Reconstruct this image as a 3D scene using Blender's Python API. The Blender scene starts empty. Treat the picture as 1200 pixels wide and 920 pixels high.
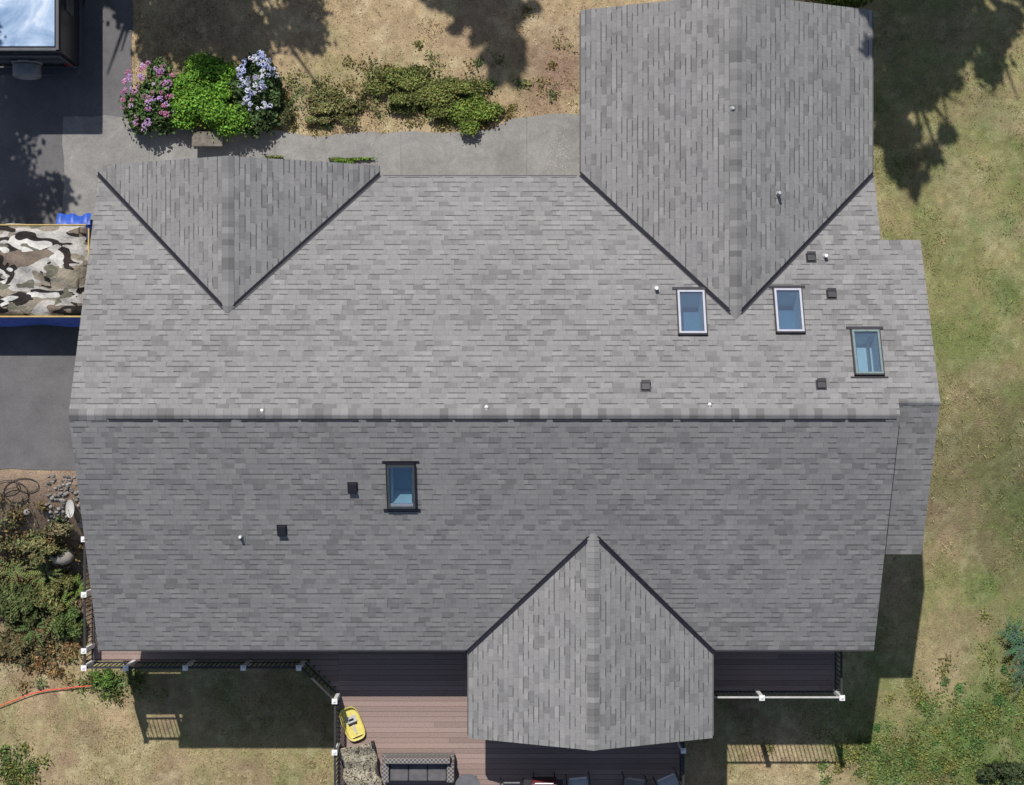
import bpy, math, random
import numpy as np
from mathutils import Vector, Matrix
from mathutils.geometry import tessellate_polygon
random.seed(7); R=np.random.default_rng(7)
F=1950.0; CZ=45.6; S=0.475; EZ=2.7; RY=-0.53; RZ=5.6
XL,XR=-10.66,9.33
YT=RY+(RZ-EZ)/S; YB=RY-(RZ-EZ)/S
scene=bpy.context.scene
# ------------------------------------------------------------ survey helpers
def at(px,py,z):
    d=(CZ-z)/F
    return ((px-600)*d,(460-py)*d)
def ss(t):
    t=np.clip(t,0,1); return t*t*(3-2*t)
def terrain(x,y):
    l=-2.5*ss((-2.25-y)/3.8); r=-2.3*ss((0.8-y)/6.5); w=ss((x+1)/7.0)
    return l*(1-w)+r*w
def G(px,py,dz=0.0):
    z=0.0
    for _ in range(30):
        x,y=at(px,py,z+dz); z=float(terrain(x,y))
    return (x,y,z)
def up_z(y): return RZ-S*(y-RY)
def lo_z(y): return RZ-S*(RY-y)
def hit(px,py,fn,dz=0.0):
    z=4.0
    for _ in range(60):
        x,y=at(px,py,z+dz); z=fn(x,y)
    return Vector((x,y,z))
# ------------------------------------------------------------ noise
def hsh(i,j,s):
    n=(i.astype(np.int64)*374761393+j.astype(np.int64)*668265263+s*974711)&0x7fffffff
    n=((n^(n>>13))*1274126177)&0x7fffffff
    return ((n^(n>>16))&0xffff)/65535.0
def vn(x,y,s=0):
    i=np.floor(x);j=np.floor(y);fx=x-i;fy=y-j;fx=fx*fx*(3-2*fx);fy=fy*fy*(3-2*fy)
    a=hsh(i,j,s);b=hsh(i+1,j,s);c=hsh(i,j+1,s);d=hsh(i+1,j+1,s)
    return (a*(1-fx)+b*fx)*(1-fy)+(c*(1-fx)+d*fx)*fy
def fbm(x,y,s=0,o=4):
    v=0;a=.5;t=0
    for k in range(o):
        v=v+a*vn(x*2**k+17*k,y*2**k-9*k,s+k);t+=a;a*=.55
    return v/t
# ------------------------------------------------------------ materials
class N:
    def __init__(s,name):
        s.m=bpy.data.materials.new(name); s.m.use_nodes=True
        s.t=s.m.node_tree; s.b=s.t.nodes['Principled BSDF']
    def nd(s,t): return s.t.nodes.new(t)
    def ln(s,a,b): s.t.links.new(a,b)
    def M(s,op,a,b=None,c=None):
        n=s.nd('ShaderNodeMath');n.operation=op
        for i,v in enumerate((a,b,c)):
            if v is None: continue
            if isinstance(v,(int,float)): n.inputs[i].default_value=v
            else: s.ln(v,n.inputs[i])
        return n.outputs[0]
    def noise(s,vec,scale,detail=4,rough=.6,dist=0):
        n=s.nd('ShaderNodeTexNoise');n.inputs['Scale'].default_value=scale
        n.inputs['Detail'].default_value=detail;n.inputs['Roughness'].default_value=rough
        n.inputs['Distortion'].default_value=dist
        if vec is not None: s.ln(vec,n.inputs['Vector'])
        return n.outputs['Fac']
    def obj(s):
        return s.nd('ShaderNodeTexCoord').outputs['Object']
    def rng(s,v,a,b,c,d):
        n=s.nd('ShaderNodeMapRange');s.ln(v,n.inputs[0])
        for i,k in enumerate((a,b,c,d)): n.inputs[i+1].default_value=k
        return n.outputs[0]
    def scale(s,col,f):
        n=s.nd('ShaderNodeVectorMath');n.operation='SCALE'
        if isinstance(col,tuple): n.inputs[0].default_value=col[:3]
        else: s.ln(col,n.inputs[0])
        s.ln(f,n.inputs['Scale']); return n.outputs[0]
    def ramp(s,f,stops,const=False):
        n=s.nd('ShaderNodeValToRGB');s.ln(f,n.inputs[0])
        cr=n.color_ramp
        if const: cr.interpolation='CONSTANT'
        while len(cr.elements)<len(stops): cr.elements.new(.5)
        for e,(p,c) in zip(cr.elements,stops): e.position=p;e.color=(*c,1)
        return n.outputs[0]
    def bump(s,h,st,d):
        n=s.nd('ShaderNodeBump');n.inputs['Strength'].default_value=st;n.inputs['Distance'].default_value=d
        s.ln(h,n.inputs['Height']);s.ln(n.outputs[0],s.b.inputs['Normal'])
    def fin(s,col,rough=.85,metal=0,spec=.3):
        if isinstance(col,tuple): s.b.inputs['Base Color'].default_value=(*col[:3],1)
        else: s.ln(col,s.b.inputs['Base Color'])
        s.b.inputs['Roughness'].default_value=rough;s.b.inputs['Metallic'].default_value=metal
        s.b.inputs['Specular IOR Level'].default_value=spec
        return s.m
def plain(name,col,rough=.6,metal=0,var=.15,sc=6,spec=.4):
    n=N(name);f=n.rng(n.noise(n.obj(),sc),.3,.7,1-var,1+var)
    return n.fin(n.scale(col,f),rough,metal,spec)
def attrmat(name,rough=.9,gs=None,spec=.2):
    n=N(name);a=n.nd('ShaderNodeAttribute');a.attribute_name='Col';c=a.outputs['Color']
    if gs:
        f=n.rng(n.noise(n.obj(),gs,6,.75),.25,.75,.72,1.28); c=n.scale(c,f)
    n.fin(c,rough,0,spec)
    return n.m
def shingle():
    n=N('architectural_shingle')
    uv=n.nd('ShaderNodeUVMap');uv.uv_map='UVMap'
    sp=n.nd('ShaderNodeSeparateXYZ');n.ln(uv.outputs[0],sp.inputs[0]);u,v=sp.outputs[0],sp.outputs[1]
    vr=n.M('DIVIDE',v,.143);row=n.M('FLOOR',vr);fr=n.M('FRACT',vr)
    def wn(a,b):
        c=n.nd('ShaderNodeCombineXYZ');n.ln(a,c.inputs[0])
        if isinstance(b,float): c.inputs[1].default_value=b
        else:n.ln(b,c.inputs[1])
        w=n.nd('ShaderNodeTexWhiteNoise');w.noise_dimensions='3D';n.ln(c.outputs[0],w.inputs['Vector']);return w.outputs['Value']
    rr=wn(row,3.3)
    ua=n.M('ADD',n.M('DIVIDE',u,.29),n.M('MULTIPLY',rr,17.0));ca=n.M('FLOOR',ua);fa=n.M('FRACT',ua)
    ub=n.M('ADD',n.M('DIVIDE',u,.21),n.M('MULTIPLY',rr,41.0));cb=n.M('FLOOR',ub)
    nA=wn(ca,row);nB=wn(cb,n.M('ADD',row,511.5))
    mixv=n.M('ADD',n.M('MULTIPLY',nA,.70),n.M('MULTIPLY',nB,.30))
    tone=n.ramp(mixv,[(0,(.70,)*3),(.22,(.82,.82,.82)),(.36,(.96,)*3),(.70,(1.02,1.015,1.01)),(1,(1.20,1.19,1.18))])
    tooth=n.M('GREATER_THAN',nB,.62)
    line=n.M('MULTIPLY',n.M('GREATER_THAN',fr,.79),n.rng(tooth,0,1,.09,.55))  # shadow under the tab butts, painted into the shingle colour
    vl=n.M('MULTIPLY',n.M('LESS_THAN',fa,.06),.15)
    ob=n.obj()
    big=n.rng(n.noise(ob,.35,3),.3,.7,.95,1.05)
    gran=n.rng(n.noise(ob,70,3,.8),.25,.75,.82,1.18)
    med=n.rng(n.noise(ob,9,3,.6),.3,.7,.94,1.06)
    f=n.M('MULTIPLY',n.M('SUBTRACT',1.0,line),n.M('SUBTRACT',1.0,vl))
    f=n.M('MULTIPLY',f,n.M('MULTIPLY',big,n.M('MULTIPLY',gran,med)))
    c=n.scale(tone,f)
    mx=n.nd('ShaderNodeVectorMath');mx.operation='MULTIPLY';n.ln(c,mx.inputs[0]);mx.inputs[1].default_value=(.246,.240,.238)
    h=n.M('ADD',n.M('MULTIPLY',tooth,.5),n.M('SUBTRACT',1.0,fr))
    n.bump(h,.25,.005)
    return n.fin(mx.outputs[0],.95,0,.1)
SH=shingle()
ATT=attrmat('leaf_surface',.75,None,.25)
CAP=attrmat('cap_shingle',.95,70,.1)
WOOD=attrmat('composite_board',.75,25,.3)
FASC=plain('fascia_paint',(.10,.095,.095),.6)
BLACK=plain('black_metal',(.018,.017,.024),.45,0,.2)
DARKF=plain('dark_bronze',(.035,.033,.035),.5)
WHITE=plain('white_paint',(.78,.77,.76),.5,0,.06)
OFFW=plain('weathered_white_rail',(.50,.49,.47),.6,0,.12)
GREY=plain('grey_plastic',(.3,.3,.3),.5)
WALL=plain('siding_paint',(.42,.40,.36),.8,0,.06)
PIPE=plain('pipe_lead',(.4,.4,.4),.5)
GALV=plain('galvanised',(.6,.6,.62),.35,.6)
RUB=plain('rubber',(.03,.03,.03),.8)
def glassm():
    n=N('skylight_glass');n.t.nodes.remove(n.b)
    g=n.nd('ShaderNodeBsdfGlossy');g.inputs['Roughness'].default_value=.04;g.inputs['Color'].default_value=(.85,.92,1,1)
    t=n.nd('ShaderNodeBsdfTransparent');t.inputs[0].default_value=(.55,.70,.78,1)
    m=n.nd('ShaderNodeMixShader');m.inputs[0].default_value=.30
    n.ln(t.outputs[0],m.inputs[1]);n.ln(g.outputs[0],m.inputs[2])
    n.ln(m.outputs[0],n.t.nodes['Material Output'].inputs[0]);return n.m
GLASS=glassm()
WING=plain('window_glass',(.03,.04,.05),.08,0,.1)
# ------------------------------------------------------------ mesh helpers
def mk(name,v,f,mat=None,parent=None,cols=None,mi=None,uv=None,smooth=False):
    me=bpy.data.meshes.new(name)
    if isinstance(v,np.ndarray): v=v.tolist()
    if isinstance(f,np.ndarray): f=f.tolist()
    me.from_pydata(v,[],f)
    mats=mat if isinstance(mat,(list,tuple)) else ([mat] if mat else [])
    for m in mats: me.materials.append(m)
    if mi is not None: me.polygons.foreach_set('material_index',mi)
    if cols is not None:
        a=me.color_attributes.new('Col','FLOAT_COLOR','POINT')
        c=np.ones((len(v),4),np.float32);c[:,:3]=np.asarray(cols);a.data.foreach_set('color',c.ravel())
    if uv is not None:
        l=me.uv_layers.new(name='UVMap')
        for i,lp in enumerate(me.loops): l.data[i].uv=uv(me.vertices[lp.vertex_index].co)
    if smooth: me.polygons.foreach_set('use_smooth',[True]*len(me.polygons))
    me.update()
    o=bpy.data.objects.new(name,me);scene.collection.objects.link(o)
    if parent: o.parent=parent
    return o
def empty(name):
    o=bpy.data.objects.new(name,None);scene.collection.objects.link(o);return o
BF=[(0,3,2,1),(4,5,6,7),(0,1,5,4),(1,2,6,5),(2,3,7,6),(3,0,4,7)]
class Acc:
    def __init__(s): s.v=[];s.f=[];s.c=[];s.mi=[]
    def add(s,v,f,col=(1,1,1),mi=0):
        o=len(s.v);s.v+= [tuple(p) for p in v];s.f+=[tuple(i+o for i in q) for q in f];s.c+=[col]*len(v);s.mi+=[mi]*len(f)
    def box(s,a,b,col=(1,1,1),mi=0,M=None):
        x0,y0,z0=a;x1,y1,z1=b
        v=[(x0,y0,z0),(x1,y0,z0),(x1,y1,z0),(x0,y1,z0),(x0,y0,z1),(x1,y0,z1),(x1,y1,z1),(x0,y1,z1)]
        if M is not None: v=[M@Vector(p) for p in v]
        s.add(v,BF,col,mi)
    def tube(s,p0,p1,r0,r1=None,n=10,col=(1,1,1),mi=0,cap=True):
        r1=r0 if r1 is None else r1
        p0=Vector(p0);p1=Vector(p1);d=(p1-p0).normalized()
        a=d.orthogonal().normalized();b=d.cross(a)
        v=[];f=[]
        for p,r in((p0,r0),(p1,r1)):
            for k in range(n):
                t=2*math.pi*k/n;v.append(p+a*r*math.cos(t)+b*r*math.sin(t))
        for k in range(n): f.append((k,(k+1)%n,n+(k+1)%n,n+k))
        if cap: f.append(tuple(range(n-1,-1,-1)));f.append(tuple(range(n,2*n)))
        s.add(v,f,col,mi)
    def ball(s,c,r,sub=1,col=(1,1,1),mi=0,jit=.1,sq=(1,1,1)):
        v,f=ICO[sub]
        vv=[(c[0]+p[0]*r*sq[0]*(1+random.uniform(-jit,jit)),c[1]+p[1]*r*sq[1]*(1+random.uniform(-jit,jit)),c[2]+p[2]*r*sq[2]*(1+random.uniform(-jit,jit))) for p in v]
        s.add(vv,f,col,mi)
    def obj(s,name,mat,parent=None,smooth=False,attr=True):
        return mk(name,s.v,s.f,mat,parent,s.c if attr else None,s.mi,smooth=smooth)
import bmesh
ICO={}
for sub in (1,2,3):
    bm=bmesh.new();bmesh.ops.create_icosphere(bm,subdivisions=sub,radius=1)
    ICO[sub]=([tuple(v.co) for v in bm.verts],[tuple(v.index for v in f.verts) for f in bm.faces]);bm.free()
def bevel(o,w,seg=2):
    m=o.modifiers.new('b','BEVEL');m.width=w;m.segments=seg;m.limit_method='ANGLE'
    return o
# ------------------------------------------------------------ colour field of the ground
TAN=np.array([.43,.325,.195]);OLV=np.array([.25,.235,.105]);GRN=np.array([.12,.17,.05]);BRN=np.array([.29,.20,.135]);STR=np.array([.58,.47,.31])
def gcol(x,y):
    n1=fbm(x*.55,y*.55,3);n2=fbm(x*1.7,y*1.7,11);n3=fbm(x*5,y*5,23,3)
    n4=fbm(x*.9+40,y*.9,31);n5=fbm(x*9,y*9,43,2);n6=fbm((x+y*.5)*2.2,(y-x*.5)*.8,61)
    green=np.full_like(x,.05)
    right=ss((x-9.0)/1.5); green=green+right*(.50+.08*ss((4-y)/10)+.12*ss((x-11.5)/2))
    topb=ss((y-5)/2)*(1-right); green=green-topb*.04
    low=ss((-5.5-y)/2.0); green=green+low*(1-right)*.30
    green=green+ .60*np.exp(-(((x-14.0)/3.4)**2+((y+10)/1.7)**2))
    green=green-.36*np.exp(-(((x-12.3)/1.3)**2+((y+2.5)/2.6)**2))
    green=green-.45*np.exp(-(((x-12.6)/1.1)**2+((y+8.0)/1.0)**2))
    green=green-.40*np.exp(-(((x-11)/0.5)**2+((y+3.5)/4.5)**2))
    green=green+.35*np.exp(-(((x+10.8)/.8)**2+((y+8.3)/.4)**2))
    green=green-.32*np.exp(-(((x+13)/1.3)**2+((y+8.8)/1.2)**2))
    green=green+.30*np.exp(-(((x+2.5)/2.9)**2+((y-8.2)/.8)**2))
    g=np.clip(green+(n1-.5)*.8+(n2-.5)*.7+(n3-.5)*.5+(n6-.5)*.5,0,1)[...,None]
    c=np.where(g<.5,TAN+(OLV-TAN)*(g/.5),OLV+(GRN-OLV)*((g-.5)/.5))
    b=np.clip((n4-.48)*5+(n6-.5)*2,0,1)[...,None]*.6*(1-.35*right)[...,None]
    c=c*(1-b)+BRN*b
    s=np.clip((n2-.52)*4+(n3-.5)*3,0,1)[...,None]*.6*(1-.8*g)
    c=c*(1-s)+STR*s
    soil=(ss((-9.6-x)/.5)*ss((-1.9-y)/.4)*ss((y+7.4)/1.2))[...,None]*.85
    sc=np.array([.27,.195,.15])*(1-.45*ss((-3.4-y)/1.5))[...,None]
    c=c*(1-soil)+sc*soil
    pk=np.exp(-(((x-1.2)/.9)**2+((y-9.0)/1.3)**2))[...,None]*.6
    c=c*(1-pk)+np.array([.25,.155,.13])*pk
    return c*(.70+.40*n3+.22*n5)[...,None]
def axis(a,b,st):
    inn=np.arange(a,b,st);e=[];d=.5;p=0
    while p<420: p+=d;e.append(p);d*=1.5
    e=np.array(e);return np.concatenate([(a-e)[::-1],inn,inn[-1]+e])
xs=axis(-17,17,.08);ys=axis(-14,14,.08)
X,Y=np.meshgrid(xs,ys)
flat=((Y>-2.4)&(X<-10.2))|((Y>-2.3)&(X<10)&(Y<7.8))
Z=terrain(X,Y)+ (fbm(X*1.2,Y*1.2,77)-.5)*.05*np.where(flat,0,1)
Z=Z-.012*(((Y>-2.3)&(X<2.6)&(Y<8))|((Y>-2.3)&(X<-10.2)))
nx,ny=len(xs),len(ys)
idx=np.arange(nx*ny).reshape(ny,nx)
fc=np.stack([idx[:-1,:-1],idx[:-1,1:],idx[1:,1:],idx[1:,:-1]],-1).reshape(-1,4)
def groundm():
    n=N('dry_lawn');a=n.nd('ShaderNodeAttribute');a.attribute_name='Col'
    ob=n.obj();f=n.rng(n.noise(ob,26,6,.85),.28,.72,.50,1.5);g=n.rng(n.noise(ob,5,5,.75),.3,.7,.80,1.2)
    n.bump(n.noise(ob,30,4,.7),.8,.04)
    return n.fin(n.scale(a.outputs['Color'],n.M('MULTIPLY',f,g)),.95,0,.1)
mk('ground',np.stack([X,Y,Z],-1).reshape(-1,3),fc,groundm(),cols=gcol(X,Y).reshape(-1,3),smooth=True)
# grass blades -----------------------------------------------------------------
def inpoly(x,y,P):
    r=np.zeros(x.shape,bool);j=len(P)-1
    for i in range(len(P)):
        xi,yi=P[i];xj,yj=P[j]
        c=((yi>y)!=(yj>y))&(x<(xj-xi)*(y-yi)/(yj-yi+1e-9)+xi);r^=c;j=i
    return r
def rough(P,amp=.05,st=.35):
    out=[]
    for (a,b),(c,d) in zip(P,P[1:]+P[:1]):
        L=math.hypot(c-a,d-b)
        if L>20: out.append((a,b));continue
        m=max(1,int(L/st))
        for i in range(m):
            t=i/m;k=0 if i==0 else 1
            out.append((a+(c-a)*t+random.uniform(-amp,amp)*k*abs(d-b)/L,b+(d-b)*t+random.uniform(-amp,amp)*k*abs(c-a)/L))
    return out
ASP=rough([(-40,60),(-10.41,60),(-10.41,14),(-10.41,7.52),(-12.2,7.5),(-12.2,4.9),(-9.9,4.9),(-9.9,-2.1),(-19,-2.1),(-40,-2.1)],.03)
CON=rough([(-12.3,4.5),(-12.3,7.55),(-10.35,7.56),(-8.5,7.15),(-6.4,7.2),(-5.2,7.0),(-3.9,7.15),(-2.2,7.12),(-.6,7.2),(.0,7.5),(1.0,7.62),(2.5,7.6),(2.5,4.5)],.045)
def free(x,y):
    return ~inpoly(x,y,ASP)&~inpoly(x,y,CON)&~((x>-10.0)&(x<9.2)&(y>-6)&(y<5.3))&~((x>2.2)&(x<9)&(y>5)&(y<9.5))
n=320000
gx=R.uniform(-15.5,15.8,n);gy=R.uniform(-13,13,n)
k=free(gx,gy)&~((gx<-9.8)&(gy<-1.9)&(gy>-7.0)&(R.random(n)<.8))
gx,gy=gx[k],gy[k]
dens=fbm(gx*1.3,gy*1.3,51);k=R.random(len(gx))<np.clip((dens-.5)*4+.5,.10,1);gx,gy=gx[k],gy[k];n=len(gx)
gz_=terrain(gx,gy)-.02;a=R.uniform(0,2*np.pi,n);h=R.uniform(.03,.10,n);w=R.uniform(.008,.020,n);ln_=R.uniform(.5,1.4,n)*h
b=R.uniform(0,2*np.pi,n)
v=np.empty((n,3,3));v[:,0]=np.stack([gx-w*np.cos(a),gy-w*np.sin(a),gz_],-1);v[:,1]=np.stack([gx+w*np.cos(a),gy+w*np.sin(a),gz_],-1)
v[:,2]=np.stack([gx+ln_*np.cos(b),gy+ln_*np.sin(b),gz_+h],-1)
gc=gcol(gx,gy)*R.uniform(.5,1.6,(n,1))*np.array([1.0,1.0,.93])
mk('grass',v.reshape(-1,3),np.arange(3*n).reshape(-1,3),ATT,cols=np.repeat(gc,3,0))
# ------------------------------------------------------------ paving
def sheet(name,P,z,mat):
    t=tessellate_polygon([[Vector((x,y,0)) for x,y in P]])
    f=[]
    for q in t:
        a,b,c=[P[i] for i in q]
        ar=(b[0]-a[0])*(c[1]-a[1])-(c[0]-a[0])*(b[1]-a[1]);f.append(tuple(q) if ar>0 else tuple(q)[::-1])
    return mk(name,[(x,y,z) for x,y in P],f,mat)
def asphalt():
    n=N('asphalt');ob=n.obj()
    f=n.M('MULTIPLY',n.rng(n.noise(ob,55,5,.8),.28,.72,.58,1.45),n.rng(n.noise(ob,1.1,6,.7),.3,.7,.80,1.22))
    n.bump(n.noise(ob,60,3),.5,.01)
    return n.fin(n.scale((.135,.130,.132),f),.9,0,.3)
def concrete():
    n=N('concrete');ob=n.obj();sp=n.nd('ShaderNodeSeparateXYZ');n.ln(ob,sp.inputs[0])
    j=n.M('LESS_THAN',n.M('FRACT',n.M('DIVIDE',n.M('ADD',sp.outputs[0],20.3),3.45)),.004)
    f=n.M('MULTIPLY',n.rng(n.noise(ob,40,6,.8),.28,.72,.70,1.3),n.rng(n.noise(ob,.9,7,.75,.6),.3,.7,.72,1.2))
    f=n.M('MULTIPLY',f,n.rng(n.noise(ob,4,6,.8,1.0),.3,.7,.86,1.1))
    f=n.M('MULTIPLY',f,n.M('SUBTRACT',1.0,n.M('MULTIPLY',j,.4)))
    n.bump(n.noise(ob,50,4),.4,.008)
    return n.fin(n.scale((.268,.258,.245),f),.9,0,.3)
sheet('driveway',ASP,.004,asphalt());sheet('concrete_walkway',CON,.008,concrete())
A=Acc()
for i in range(240):
    cx,cy,_=G(random.gauss(655,8),random.gauss(175,13));r=random.uniform(.004,.016);z=.013
    m=6;A.add([(cx+r*math.cos(k*6.283/m)*random.uniform(.5,1.4),cy+r*math.sin(k*6.283/m)*random.uniform(.5,1.4),z) for k in range(m)],[tuple(range(m))],(.44,.43,.41))
A.obj('paint_flecks',ATT)
# ------------------------------------------------------------ HOUSE
H=empty('shingled_house')
def slab(name,outer,zf,uvf,holes=(),th=.16,mat=None):
    loops=[outer]+list(holes);flat=[p for l in loops for p in l];n=len(flat)
    t=tessellate_polygon([[Vector((x,y,0)) for x,y in l] for l in loops])
    v=[(x,y,zf(x,y)) for x,y in flat]+[(x,y,zf(x,y)-th) for x,y in flat];f=[];mi=[]
    for q in t:
        a,b,c=[flat[i] for i in q]
        ar=(b[0]-a[0])*(c[1]-a[1])-(c[0]-a[0])*(b[1]-a[1])
        if abs(ar)<1e-9: continue
        q=tuple(q) if ar>0 else tuple(q)[::-1]
        f.append(q);mi.append(0);f.append(tuple(i+n for i in q[::-1]));mi.append(1)
    o=0
    for l in loops:
        m=len(l)
        for i in range(m):
            j=(i+1)%m;f.append((o+i,o+j,o+j+n,o+i+n));mi.append(1)
        o+=m
    return mk(name,v,f,[SH,FASC],H,mi=mi,uv=lambda co:uvf(co.x,co.y))
C=math.cos(math.atan(S))
GA=dict(right=(1.78,9.29,9.86),left=(-10.66,-3.42,5.86),porch=(-1.12,5.17,-8.91))
def gz(k):
    a,b,_=GA[k];return (a+b)/2,EZ+(b-a)/2*S
gr=gz('right');gl=gz('left');gp=gz('porch')
yr=RY+(RZ-gr[1])/S;yl=RY+(RZ-gl[1])/S;yp=RY-(RZ-gp[1])/S
WR=-.227;WX=10.33
SKY=[(811,367,'u',0),(925,365,'u',0),(1017,414,'u',1),(470,569,'l',2)]
ang=math.atan(S);sky=[]
for px,py,s,k in SKY:
    fn=(lambda x,y:up_z(y)) if s=='u' else (lambda x,y:lo_z(y))
    o=hit(px,py,fn,.1);sg=-1 if s=='u' else 1
    es=Vector((0,sg*math.cos(ang),math.sin(ang)));nn=Vector((0,-sg*math.sin(ang),math.cos(ang)))
    sky.append((o,Vector((1,0,0)),es,nn,k,s))
def hole(o,es,hw,hl):
    a=o-es*hl;b=o+es*hl
    return [(o.x-hw,a.y),(o.x+hw,a.y),(o.x+hw,b.y),(o.x-hw,b.y)]
HW,HL=.25,.53
hu=[hole(s[0],s[2],HW,HL) for s in sky if s[5]=='u'];hl_=[hole(s[0],s[2],HW,HL) for s in sky if s[5]=='l']
UP=[(XL,RY),(XR,RY),(XR,WR),(WX,WR),(WX,3.86),(XR,3.86),(XR,YT),(GA['right'][1],YT),(gr[0],yr),(GA['right'][0],YT),(GA['left'][1],YT),(gl[0],yl),(GA['left'][0],YT)]
slab('roof_upper_slope',UP,lambda x,y:up_z(y),lambda x,y:(x,50-(y-YT)/C),hu)
LO=[(XL,RY),(XL,YB),(GA['porch'][0],YB),(gp[0],yp),(GA['porch'][1],YB),(XR,YB),(XR,RY)]
slab('roof_lower_slope',LO,lambda x,y:lo_z(y),lambda x,y:(x+5.3,(y-YB)/C),hl_)
wz=up_z(WR)
slab('roof_wing_slope',[(9.0,WR-.02),(9.0,-4.08),(WX,-4.08),(WX,WR)],lambda x,y:wz-S*(WR-y),lambda x,y:(x+2.1,(y+4.08)/C))
for nm,(xm,zm),ym,ye in(('right',gr,yr,YT),('left',gl,yl,YT),('porch',gp,yp,YB)):
    a,b,yf=GA[nm]
    slab('roof_gable_left_'+nm,[(a,yf),(a,ye),(xm,ym),(xm,yf)],lambda x,y,a=a:EZ+(x-a)*S,lambda x,y,a=a:(y+3,(x-a)/C))
    slab('roof_gable_right_'+nm,[(b,ye),(b,yf),(xm,yf),(xm,ym)],lambda x,y,b=b:EZ+(b-x)*S,lambda x,y,b=b:(y+9,(b-x)/C))
def caps(name,p0,p1,w,lift,sl=S,step=.20,w2=None):
    A=Acc();p0=Vector(p0);p1=Vector(p1);L=(p1-p0).length;d=(p1-p0)/L;sd=Vector((-d.y,d.x,0));m=int(L/step);w2=w if w2 is None else w2
    for i in range(m+1):
        a=p0+d*(i*step);b=p0+d*min(L,i*step+step*1.12)
        if (b-a).length<.03: continue
        t=random.choice([.70,.84,.93,1.0,1.05,1.16])*random.uniform(.96,1.04);c=(.222*t,.217*t,.214*t)
        za,zb=lift+.004,lift+.014;vs=[]
        for p,zz in((a,za),(b,zb)):
            for s,dz in((-w2,-sl*w2),(-.02,0),(.02,0),(w,-sl*w)): vs.append(p+sd*s+Vector((0,0,dz+zz)))
        vs+=[q-Vector((0,0,.016)) for q in vs[:8]]
        f=[(0,4,5,1),(1,5,6,2),(2,6,7,3),(4,12,13,5),(5,13,14,6),(6,14,15,7),(0,8,12,4),(3,7,15,11),(0,1,9,8),(2,3,11,10)]
        f=[q[::-1] for q in f]
        A.add(vs,f,c)
    return A.obj(name,CAP,H)
caps('ridge_cap_end',(XL,RY,RZ),(XL+.9,RY,RZ),.14,.004)
caps('ridge_cap_main',(XL+.9,RY,RZ),(XR-.08,RY,RZ),.15,.022,w2=.10)
A=Acc()
for sgn,wd in((1,.13),(-1,.095)):
    y0,y1=RY+sgn*.005,RY+sgn*wd
    zz=RZ-S*wd
    A.add([(XL+.92,y0,RZ+.012),(XR-.1,y0,RZ+.012),(XR-.1,y1,zz+.018),(XL+.92,y1,zz+.018),(XR-.1,y1,zz-.01),(XL+.92,y1,zz-.01)],[(0,1,2,3),(3,2,4,5)])
A.obj('ridge_vent',BLACK,H,attr=False)
A=Acc();x=XL+.95
while x<XR-.5:
    l=random.uniform(.5,1.6);zz=RZ-S*.135;A.box((x,RY-.150,zz-.02),(min(x+l,XR-.15),RY-.105,zz+.022));x+=l+random.uniform(.05,.25)
A.obj('ridge_shadow_line',BLACK,H,attr=False)  # black dashes standing in for the shadow line below the ridge cap
caps('ridge_cap_right',(gr[0],yr+.02,gr[1]),(gr[0],9.86,gr[1]),.15,.004,step=.15)
caps('ridge_cap_left',(gl[0],yl+.02,gl[1]),(gl[0],5.86,gl[1]),.15,.004,step=.15)
caps('ridge_cap_porch',(gp[0],yp-.02,gp[1]),(gp[0],-8.91,gp[1]),.15,.004,step=.15)
caps('ridge_cap_wing',(XR,WR,wz),(WX,WR,wz),.08,.003)
A=Acc()
def valley(p0,p1,nm):
    p0=Vector(p0);p1=Vector(p1);d=p1-p0;p0=p0-d*.005;p1=p0+d*.975
    hx=.095
    sx=1 if p1.x>p0.x else -1;sy=1 if p1.y>p0.y else -1
    g=Vector((0,-sy*hx*1.2,0))
    m=Vector((-sx*hx*.5,0,0))
    up=Vector((0,0,.012))
    A.add([p0+up,p1+up,p1+g+up,p0+g+up],[(0,1,2,3)]);A.add([p0+up,p1+up,p1+m+up,p0+m+up],[(0,1,2,3)])
    A.tube(p0+up,p1+up,.012,.012,6)
for nm,(xm,zm),ym,ye in(('right',gr,yr,YT),('left',gl,yl,YT),('porch',gp,yp,YB)):
    a,b,_=GA[nm];valley((a,ye,EZ),(xm,ym,zm),nm);valley((b,ye,EZ),(xm,ym,zm),nm)
A.obj('valley_flashing',BLACK,H,attr=False)
A=Acc()
def gut(x0,y0,x1,y1):
    A.box((min(x0,x1)-.0,min(y0,y1),EZ-.15),(max(x0,x1),max(y0,y1),EZ-.03))
gut(GA['left'][1]+.1,YT,GA['right'][0]-.1,YT+.035)
gut(XL,YB-.035,GA['porch'][0]-.08,YB);gut(GA['porch'][1]+.08,YB-.035,XR,YB)
gut(GA['right'][0]-.035,YT+.1,GA['right'][0],9.8);gut(GA['right'][1],YT+.1,GA['right'][1]+.035,9.8)
gut(GA['porch'][0]-.035,-8.85,GA['porch'][0],YB-.1);gut(GA['porch'][1],-8.85,GA['porch'][1]+.035,YB-.1)
A.obj('gutters',FASC,H,attr=False)
A=Acc()
x0,x1,y0,y1,zb=-10.15,8.8,-6.1,5.05,-2.7
pr=[(y0,zb),(y1,zb),(y1,up_z(y1)-.17),(RY,RZ-.17),(y0,lo_z(y0)-.17)]
for x in(x0,x1): A.add([(x,y,z) for y,z in pr],[(0,1,2,3,4)])
A.add([(x0,y0,zb),(x1,y0,zb),(x1,y0,pr[4][1]),(x0,y0,pr[4][1])],[(0,1,2,3)])
A.add([(x0,y1,zb),(x1,y1,zb),(x1,y1,pr[2][1]),(x0,y1,pr[2][1])],[(0,1,2,3)])
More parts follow.
